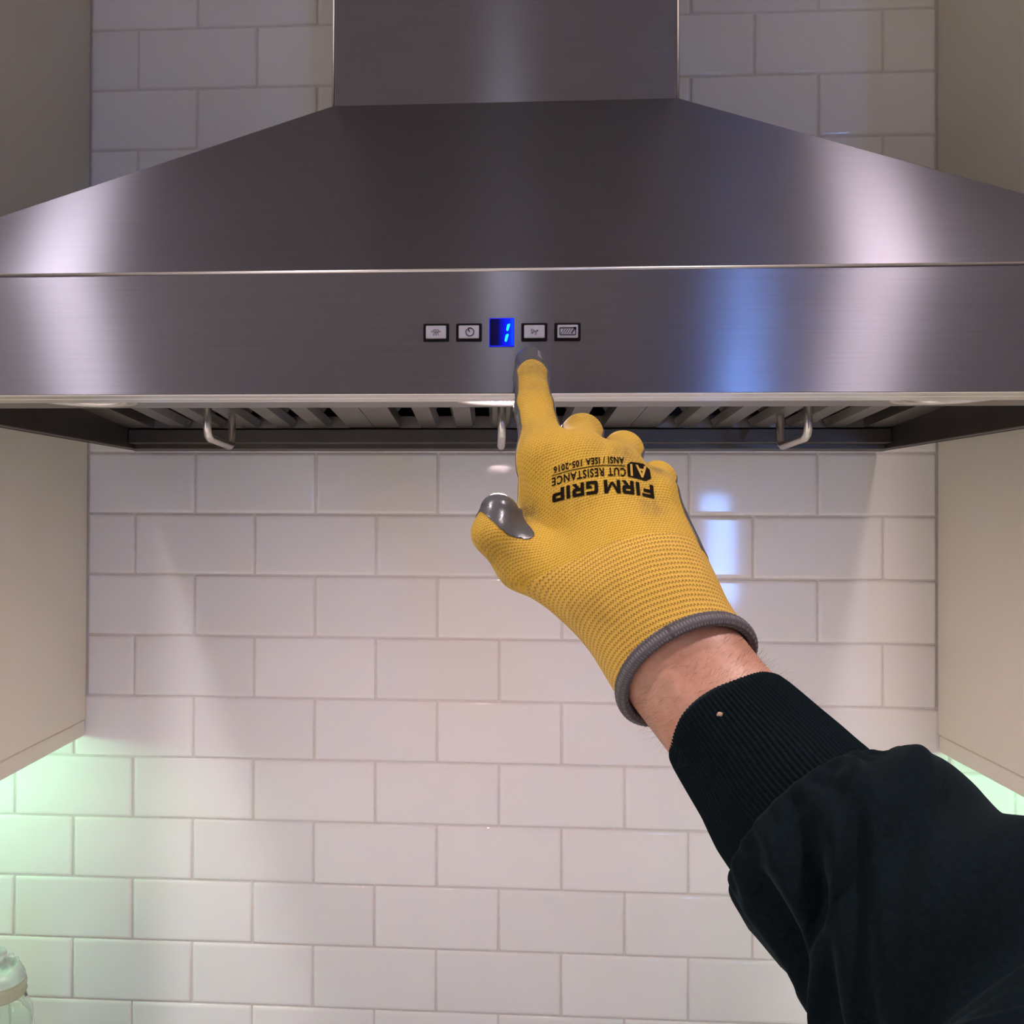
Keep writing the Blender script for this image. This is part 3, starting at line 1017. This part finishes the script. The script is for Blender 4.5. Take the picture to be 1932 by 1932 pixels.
YEL = (.62, .365, .028)
KNIT = knit_material('yellow_knit', .00155, .00150, YEL, (.15, .070, .005), .0006)
CUFFK = knit_material('yellow_elastic_knit', .00150, .00215, (.66, .385, .050), (.20, .095, .008), .0008, .5, .9)
k = M('nitrile_coating')
k.set(Base_Color=(.075, .075, .082, 1), Roughness=.27)
k.b.inputs['IOR'].default_value = 1.5
cr1 = k.noise(160, 4, .65)
k.bump(cr1, .35, .0008)
NITRILE = k.m

Vk, Tk, (Ck, Uk, Uc, Nk) = clip(V.astype(np.float64), TRI, COAT, [cuf.astype(np.float64), KUV, CUV, Ng.astype(np.float64)])
Vh, Th, (Uh,) = clip(Vk, Tk, Ck, [Uk])                     # hand knit
Vcu, Tcu, (Ucu,) = clip(Vk, Tk, Ck, [Uc], False)           # cuff knit
Vn, Tn, (Nn,) = clip(V.astype(np.float64), TRI, COAT, [Ng.astype(np.float64)], False)
glove = ppart('glove', mesh_np('glove', Vh, Th, Uh), KNIT)
at_ = glove.data.attributes.new('dirt', 'FLOAT', 'POINT')
at_.data.foreach_set('value', dirt_field(Vh).astype(np.float32))
glove['label'] = 'yellow knit work glove with black lettering'
cuffo = ppart('glove_cuff', mesh_np('glove_cuff', Vcu, Tcu, Ucu), CUFFK, glove)
sm = cuffo.modifiers.new('thickness', 'SOLIDIFY'); sm.thickness = .0011; sm.offset = -1
coat = ppart('palm_coating', mesh_np('palm_coating', Vn + Nn * .00045, Tn), NITRILE, glove)
coat['label'] = 'shiny dark grey rubber coating'
sm = coat.modifiers.new('thickness', 'SOLIDIFY'); sm.thickness = .0006; sm.offset = -1

# overlocked hem ring
hc = (CUFF[0][1] + CUFF[1][1]) / 2
hc = hc - HEMN * ((hc - HEMP) @ HEMN)
e1 = unit(CAMD - HEMN * (CAMD @ HEMN)); e2 = np.cross(HEMN, e1)
NR = 180
th = np.arange(NR) * 2 * PI / NR
dirs = np.cos(th)[:, None] * e1 + np.sin(th)[:, None] * e2
r_lo, r_hi = np.zeros(NR), np.full(NR, .09)
for it in range(40):
    rm = (r_lo + r_hi) / 2
    v = hand_sdf((hc + dirs * rm[:, None]).astype(np.float32))
    r_lo = np.where(v < 0, rm, r_lo); r_hi = np.where(v < 0, r_hi, rm)
rim = hc + dirs * (r_lo[:, None]) + HEMN * .0006
hemV, hemF, hemU = [], [], []
nk = 14
for i in range(NR):
    nrm = dirs[i]
    for j in range(nk):
        a = 2 * PI * j / nk
        rib = .0041 * (1.0 + .05 * math.cos(i * 2 * PI / 2))
        hemV.append(rim[i] + nrm * (rib * .75 * math.cos(a) - .0006) + HEMN * rib * math.sin(a))
        hemU.append((i * .0013, j * .0015))
for i in range(NR):
    for j in range(nk):
        hemF.append((i * nk + j, i * nk + (j + 1) % nk, ((i + 1) % NR) * nk + (j + 1) % nk, ((i + 1) % NR) * nk + j))
k = M('grey_overlock')
uv = k.n('ShaderNodeUVMap'); uv.uv_map = 'knit'
sp = k.n('ShaderNodeSeparateXYZ'); k.l(uv.outputs[0], sp.inputs[0])
w1 = k.math('MULTIPLY_ADD', k.math('SINE', k.math('MULTIPLY', sp.outputs[0], 2 * PI / .00155)), .5, .5)
w2 = k.math('MULTIPLY_ADD', k.math('SINE', k.math('MULTIPLY', sp.outputs[1], 2 * PI / .003)), .5, .5)
ww = k.math('MULTIPLY', w1, w2)
k.l(k.ramp(ww, [(0, (.085, .075, .085)), (1, (.20, .18, .19))]), k.b.inputs['Base Color'])
k.set(Roughness=.85)
k.bump(ww, .9, .0006)
hem = ppart('hem', mesh_np('hem', np.array(hemV), hemF, np.array(hemU)), k.m, glove)
hem['label'] = 'dark grey overlocked hem'

# lettering printed on the back of the glove
bvh = BVHTree.FromPolygons([Vector(v) for v in V], [tuple(map(int, t)) for t in TRI])
TE = A(*(0.0466,-0.6736,1.6728))
tex_r = unit(A(*(0.0249,-0.6529,1.6683)) - A(*(0.0736,-0.6540,1.6695)))    # reading direction
tex_n = unit(CAMD * .90 + axh * -.10)
tex_n = unit(tex_n - tex_r * (tex_n @ tex_r))
tex_u = np.cross(tex_n, tex_r)
def place(x, y):
    """point of the print (metres, text frame) dropped onto the glove"""
    y2 = y + BEND * x * x + SLOPE * x
    p = TE + tex_r * x + tex_u * y2 + tex_n * .08
    hit, nrm, i, dist = bvh.ray_cast(Vector(p), Vector(-tex_n))
    if hit is None:
        return Vector(p - tex_n * .08)
    return hit + nrm * .00035
BEND, SLOPE = 6.5, 0.045
def text_tris(body, size, x, y, width=None, bold=0.0):
    cu_ = bpy.data.curves.new('lettering', 'FONT')
    cu_.body = body; cu_.size = size; cu_.offset = bold; cu_.resolution_u = 3; cu_.space_character = 1.14
    ob = bpy.data.objects.new('lettering', cu_); COL.objects.link(ob)
    dg = bpy.context.evaluated_depsgraph_get()
    me = ob.evaluated_get(dg).to_mesh()
    vs = np.array([v.co[:2] for v in me.vertices]); fs = [tuple(p.vertices) for p in me.polygons]
    ob.evaluated_get(dg).to_mesh_clear()
    bpy.data.objects.remove(ob); bpy.data.curves.remove(cu_)
    vs[:, 0] -= vs[:, 0].min(); vs[:, 1] -= 0
    if width:
        vs[:, 0] *= width / vs[:, 0].max()
    return vs + np.array([x, y]), fs
INK = plain('black_print', (.009, .006, .003), .9, 0, .5, 900)
INK.node_tree.nodes['Principled BSDF'].inputs['Specular IOR Level'].default_value = .1
def printed(pieces, name, mat, sub=2):
    bm = bmesh.new()
    for vs, fs in pieces:
        b = [bm.verts.new((x, y, 0)) for x, y in vs]
        for f in fs:
            try:
                bm.faces.new([b[i] for i in f])
            except ValueError:
                pass
    bmesh.ops.triangulate(bm, faces=bm.faces)
    for it in range(sub):
        es = [e_ for e_ in bm.edges if e_.calc_length() > .0022]
        if not es:
            break
        bmesh.ops.subdivide_edges(bm, edges=es, cuts=1)
        bmesh.ops.triangulate(bm, faces=bm.faces)
    for v in bm.verts:
        v.co = place(v.co.x, v.co.y)
    return ppart(name, bm, mat, glove, False)
W_ = .0495
def rect(x0, x1, y0, y1, n=24):
    xs = np.linspace(x0, x1, n)
    vs = np.array([(x, y) for x in xs for y in (y0, y1)])
    return vs, [(2 * i, 2 * i + 2, 2 * i + 3, 2 * i + 1) for i in range(n - 1)]
L0 = -.0268
def block_letter(ch):
    """heavy wide capitals as overlapping quads, 1 high and 1 wide"""
    t, v = .30, .24
    H = lambda x0, x1, y0, y1: [(x0, y0), (x1, y0), (x1, y1), (x0, y1)]
    return {
        'F': [H(0, t, 0, 1), H(t, 1, 1 - v, 1), H(t, .86, .40, .40 + v)],
        'I': [H(.02, .02 + t, 0, 1)],
        'R': [H(0, t, 0, 1), H(t, .92, 1 - v, 1), H(.70, 1, .46, .93), H(t, .92, .36, .36 + v), [(.40, .36), (.72, .36), (1.02, 0), (.68, 0)]],
        'M': [H(0, t, 0, 1), H(1.1, 1.1 + t, 0, 1), [(t, 1), (t, .58), (.58, .16), (.70, .34)], [(.70, .34), (.82, .16), (1.1, .58), (1.1, 1)], [(.58, .16), (.82, .16), (.70, .36), (.70, .34)]],
        'G': [H(0, t, .12, .88), H(.08, 1, 1 - v, 1), H(.08, 1, 0, v), H(.70, 1, v, .54), H(.52, .70, .36, .54)],
        'P': [H(0, t, 0, 1), H(t, .92, 1 - v, 1), H(.70, 1, .44, .93), H(t, .92, .32, .32 + v)],
    }[ch]
pieces = []
wd_ = {'I': .34, 'M': 1.4}
adv = [wd_.get(ch, 1.0) + .17 if ch != ' ' else .34 for ch in 'FIRM GRIP']
sx_ = (W_ + .0014) / (sum(adv) - .17)
px_ = L0
for ch, aw in zip('FIRM GRIP', adv):
    if ch != ' ':
        for q in block_letter(ch):
            pieces.append((np.array([(px_ + x * sx_, .0014 + y * .0066) for x, y in q]), [tuple(range(len(q)))]))
    px_ += aw * sx_
pieces += [
          text_tris('CUT RESISTANCE', .0058, L0 + .0135, -.0046, .0375, .00012),
          rect(L0 + .0135, L0 + .0510, -.0060, -.0056),
          text_tris('ANSI / ISEA 105-2016', .0046, L0 + .0140, -.0100, .0360, .00012)]
printed(pieces, 'lettering', INK)
bx, by = L0 + .0006, -.0082
hexa = [(bx, by + .0022), (bx + .0030, by), (bx + .0100, by), (bx + .0120, by + .0016), (bx + .0120, by + .0076), (bx + .0030, by + .0084), (bx, by + .0064)]
printed([(np.array(hexa), [tuple(range(len(hexa)))])], 'badge', INK, 4)
keep_place = place
def place(x, y):
    y2 = y + BEND * x * x + SLOPE * x
    p = TE + tex_r * x + tex_u * y2 + tex_n * .08
    hit, nrm, i, dist = bvh.ray_cast(Vector(p), Vector(-tex_n))
    return hit + nrm * .0006 if hit is not None else Vector(p)
printed([text_tris('A1', .0082, bx + .0016, by + .0014, .0090, .0002)], 'badge_lettering', plain('print_gap', (.50, .30, .04), .8))

# bare forearm
def smooth_path(P, n):
    P = np.array(P, dtype=float)
    t = np.linspace(0, len(P) - 1, n)
    out = []
    for x in t:
        i = min(int(x), len(P) - 2); f = x - i
        p0, p1, p2, p3 = P[max(i - 1, 0)], P[i], P[i + 1], P[min(i + 2, len(P) - 1)]
        out.append(.5 * ((2 * p1) + (-p0 + p2) * f + (2 * p0 - 5 * p1 + 4 * p2 - p3) * f * f + (-p0 + 3 * p1 - 3 * p2 + p3) * f ** 3))
    return np.array(out)
def tube_frames(path, hint):
    T = np.gradient(path, axis=0); T /= np.linalg.norm(T, axis=1)[:, None]
    D = []
    h = hint
    for t in T:
        h = unit(h - t * (h @ t)); D.append(h)
    D = np.array(D)
    return T, D, np.cross(T, D)
def grid_tube(path, hint, rad_fn, m, uv=True):
    T, D, S = tube_frames(path, hint)
    n = len(path)
    th = np.arange(m) * 2 * PI / m
    seglen = np.concatenate([[0], np.cumsum(np.linalg.norm(np.diff(path, axis=0), axis=1))])
    V = np.empty((n, m, 3)); U = np.empty((n, m, 2))
    for i in range(n):
        rd, rs = rad_fn(i / (n - 1), seglen[i], th)
        V[i] = path[i] + (np.cos(th) * rd)[:, None] * D[i] + (np.sin(th) * rs)[:, None] * S[i]
        U[i, :, 0] = th * .04; U[i, :, 1] = seglen[i]
    F = []
    ii, jj = np.meshgrid(np.arange(n - 1), np.arange(m), indexing='ij')
    F = np.stack([ii * m + jj, ii * m + (jj + 1) % m, (ii + 1) * m + (jj + 1) % m, (ii + 1) * m + jj], -1).reshape(-1, 4)
    return V.reshape(-1, 3), F, U.reshape(-1, 2), (T, D, S, seglen)
fpath = smooth_path([(0.0674,-0.6518,1.6076), (0.0821,-0.6588,1.5867), (0.0957,-0.6659,1.5692), (0.1103,-0.6789,1.5508), (0.1222,-0.6981,1.5360), (0.1316,-0.7175,1.5241)], 60)
def frad(t, s, th):
    base = np.interp(t, [0, .25, .45, .7, 1], [.0305, .0312, .0316, .0318, .0325])
    # dorsal side flat, ulnar bump near the wrist
    rd = base * np.interp(t, [0, 1], [.80, .90]) * np.ones_like(th)
    rs = base * np.ones_like(th)
    bump = .0022 * np.exp(-((t - .30) / .10) ** 2) * np.exp(-((np.angle(np.exp(1j * (th + 1.0)))) / .5) ** 2)
    tend = .0010 * np.exp(-((np.angle(np.exp(1j * (th - .35)))) / .16) ** 2)
    return rd + bump + tend, rs + bump
fV, fF, fU, _ = grid_tube(fpath, CAMD, frad, 96)
k = M('skin')
n1 = k.noise(38, 4, .6); n2 = k.noise(260, 3, .6)
c1 = k.ramp(n1, [(.30, (.43, .205, .135)), (.50, (.50, .245, .165)), (.72, (.55, .295, .20))])
fine = k.ramp(n2, [(.3, (.86, .84, .84)), (.7, (1, 1, 1))])
k.l(k.mix(1.0, c1, fine, 'MULTIPLY'), k.b.inputs['Base Color'])
k.set(Roughness=.46, Subsurface_Weight=.14, Subsurface_Scale=.006)
k.b.inputs['Subsurface Radius'].default_value = (1.0, .35, .2)
wr = k.noise(1.0, 3, .6, None, (260, 260, 260))
k.bump(wr, .28, .0008)
SKIN = k.m
me = mesh_np('forearm', fV, fF, fU)
forearm = ppart('forearm', me, SKIN)
forearm['label'] = 'bare hairy skin between glove and sleeve'
# fine dark hairs
T_, D_, S_, sl_ = tube_frames(fpath, CAMD) + (0,)
hv, hf = [], []
def hair(p0, n, d, ln, r):
    pts = []
    q = np.array(p0, dtype=float); dr = unit(d + n * .55)
    for s in range(5):
        pts.append(q.copy()); q = q + dr * ln / 4
        dr = unit(dr - n * .16 + RNG.normal(0, .10, 3))
    b = len(hv)
    e1_ = unit(np.cross(dr, n)); e2_ = unit(np.cross(dr, e1_))
    for s, p in enumerate(pts):
        rr = r * (1 - s / 4.6)
        for a in range(3):
            hv.append(p + (e1_ * math.cos(a * 2.094) + e2_ * math.sin(a * 2.094)) * rr)
    for s in range(4):
        for a in range(3):
            hf.append((b + s * 3 + a, b + s * 3 + (a + 1) % 3, b + s * 3 + 3 + (a + 1) % 3, b + s * 3 + 3 + a))
for i in range(480):
    ti = RNG.uniform(.25, .75); j = int(ti * 59)
    thh = RNG.normal(-.25, .95) if RNG.random() < .8 else RNG.uniform(-PI, PI)
    rd, rs = frad(ti, 0, np.array([thh]))
    n = unit(math.cos(thh) * D_[j] / rd[0] + math.sin(thh) * S_[j] / rs[0])
    p0 = fpath[j] + math.cos(thh) * rd[0] * D_[j] + math.sin(thh) * rs[0] * S_[j]
    across = S_[j] * (-1 if thh < .2 else 1)
    hair(p0, n, across * RNG.uniform(.3, 1.2) + T_[j] * RNG.uniform(-.5, .4), RNG.uniform(.004, .010), .000045)
hair_o = ppart('arm_hair', mesh_np('arm_hair', np.array(hv), hf), plain('dark_hair', (.05, .03, .02), .5), forearm)
hair_o['kind'] = 'stuff'

# sweatshirt sleeve with a ribbed cuff
def navy(name, rib):
    k = M(name)
    f = k.noise(500, 3, .6)
    k.l(k.ramp(f, [(.3, (.0015, .0040, .0058)), (.7, (.0032, .0072, .0100))]), k.b.inputs['Base Color'])
    k.set(Roughness=.95, Sheen_Weight=.035, Sheen_Roughness=.4)
    k.b.inputs['Sheen Tint'].default_value = (.5, .8, .95, 1)
    k.b.inputs['Specular IOR Level'].default_value = .08
    k.bump(f, .4, .0006)
    return k.m
SLP = [(0.1083,-0.6690,1.5548), (0.1219,-0.6921,1.5352), (0.1331,-0.7164,1.5187), (0.1552,-0.7380,1.5031), (0.1745,-0.7617,1.4875), (0.1891,-0.7878,1.4712), (0.1955,-0.8213,1.4539), (.235,-.93,1.437), (.250,-1.02,1.430), (.262,-1.11,1.430)]
spath = smooth_path(SLP, 260)
NSEG = 260
iseam = int(2 / 9 * 259)
def crad(t, s, th):
    base = np.interp(t, [0, .03, .35, .8, 1], [.0345, .0352, .0375, .0405, .0402])
    ribs = (.00016 + .00030 * min(1, t / .12)) * np.sign(np.cos(th * 108)) * np.abs(np.cos(th * 108)) ** .6
    lob = .0016 * np.sin(2 * th + 1.0 + 2 * t) + .0008 * np.sin(5 * th + 3 * t)
    return base + ribs + lob, base * 1.0 + ribs + lob
cp = spath[:iseam + 2]
cp = smooth_path(cp[::4], 60)
cV, cF, cU, fr_ = grid_tube(cp, CAMD, crad, 864)
# roll the front edge inwards so the opening has thickness
Tn0 = fr_[0][0]
m_ = 864
edge = cV[:m_]; ctr = edge.mean(0)
inner1 = ctr + (edge - ctr) * .965 - Tn0 * .0018
inner2 = ctr + (edge - ctr) * .925 + Tn0 * .0004
inner3 = ctr + (edge - ctr) * .915 + Tn0 * .02
nb = len(cV)
cV = np.concatenate([cV, inner1, inner2, inner3])
ex = []
for a, b_ in ((0, nb), (nb, nb + m_), (nb + m_, nb + 2 * m_)):
    j = np.arange(m_)
    ex.append(np.stack([a + j, b_ + j, b_ + (j + 1) % m_, a + (j + 1) % m_], 1))
cF = np.concatenate([cF] + ex)
cU = np.concatenate([cU, cU[:m_], cU[:m_], cU[:m_]])
def srad(t, s, th):
    # t runs from the seam to the shoulder; blousing over the cuff, then soft folds
    base = np.interp(t, [0, .012, .04, .09, .18, .35, .55, .75, 1], [.0425, .0455, .0500, .0535, .0560, .0590, .0630, .0680, .0760])
    w = np.clip(t / .05, 0, 1) * np.clip(1.4 - t * .9, 0.3, 1)
    g = lambda c, wd: np.exp(-((np.angle(np.exp(1j * (th - c)))) / wd) ** 2)
    f = .0040 * np.sin(s * 95 + 2.2 * np.cos(th - .6)) * (g(.3, 1.1) + .5 * g(2.6, .9))
    f += .0042 * np.sin(s * 150 + 3.0 * np.cos(th + .8) + 1.0) * g(-.9, .9)
    f += .0016 * np.sin(3 * th + 60 * s)
    f += .0045 * g(-.9 + 9 * t, .16) - .0035 * g(-.55 + 9 * t, .14) + .0040 * g(-1.6 + 6 * t, .18)
    for c_, w_, a_ in ((-.35, .12, .0042), (-.10, .10, -.0046), (.16, .13, .0052), (.44, .11, -.0050), (.74, .14, .0040), (-.78, .14, .0034), (-.56, .10, -.0034)):
        f = f + a_ * g(c_ + 4.2 * t, w_) * np.clip(t / .03, 0, 1) * np.exp(-t / .45) * 1.15
    # gathers at the seam
    f = f * w + .0010 * np.sin(th * 26) * np.exp(-((t - .02) / .02) ** 2)
    return base + f, base + f
spp = smooth_path(spath[iseam - 3:][::5], 300)
sV, sF, sU, fr2 = grid_tube(spp, CAMD, srad, 200)
# close the far end and tuck the seam edge inwards
m2 = 200
ctr = sV[:m2].mean(0)
tuck = ctr + (sV[:m2] - ctr) * .90 + fr2[0][0] * .003
endc = sV[-m2:].mean(0)
nb = len(sV)
sV = np.concatenate([sV, tuck, endc[None] + fr2[0][-1] * .03])
j = np.arange(m2)
sF = np.concatenate([sF, np.stack([j, nb + j, nb + (j + 1) % m2, (j + 1) % m2], 1)])
capf = np.stack([nb - m2 + j, nb - m2 + (j + 1) % m2, np.full(m2, nb + m2), np.full(m2, nb + m2)], 1)
sU = np.concatenate([sU, sU[:m2], sU[-1:]])
me = bpy.data.meshes.new('sleeve')
me.from_pydata([tuple(v) for v in sV], [], [tuple(map(int, f)) for f in sF] + [tuple(map(int, f[:3])) for f in capf])
sleeve = ppart('sleeve', me, navy('navy_fleece', False))
sleeve['label'] = 'dark navy sweatshirt sleeve'
cuffr = ppart('sleeve_cuff', mesh_np('sleeve_cuff', cV, cF, cU), navy('navy_rib', True), sleeve)
cuffr['label'] = 'ribbed sleeve cuff'
# a crumb of tan lint on the ribbed cuff
bv2 = BVHTree.FromPolygons([Vector(v) for v in cV], [tuple(map(int, f)) for f in cF])
lp = A(*(0.0683,-0.8119,1.5897)); ld_ = unit(A(*(0.1184,-0.6082,1.5449)) - lp)
hit = bv2.ray_cast(Vector(lp), Vector(ld_))
if hit[0] is not None:
    bm = bmesh.new()
    bmesh.ops.create_icosphere(bm, subdivisions=2, radius=.0011)
    for v in bm.verts:
        v.co = Vector((v.co.x * 1.4, v.co.y * .8, v.co.z * 1.0)) * random.uniform(.75, 1.2) + hit[0] + hit[1] * .0004
    ppart('lint', bm, plain('tan_lint', (.42, .26, .17), .8), sleeve)

# ------------------------------------------------------------------ ceiling lamp fittings
for i, (x, y, w, sprd, c) in enumerate(DOWNLIGHTS):
    where = ['above and in front of the hood, at its left', 'above and in front of the hood, at its right', 'added as fill in the left half of the room', 'straight behind the reaching arm', 'added as fill in the right half of the room'][i]
    t = thing('ceiling_light', 'round recessed ceiling light %s' % where, 'light', (x, y, CEIL), 'recessed ceiling lights')
    bm = bmesh.new()
    lathe(bm, [(.066, -.0005), (.066, -.009), (.082, -.006), (.086, -.0005)], 40)
    from_bm('trim_ring', bm, WHITE, t, True)
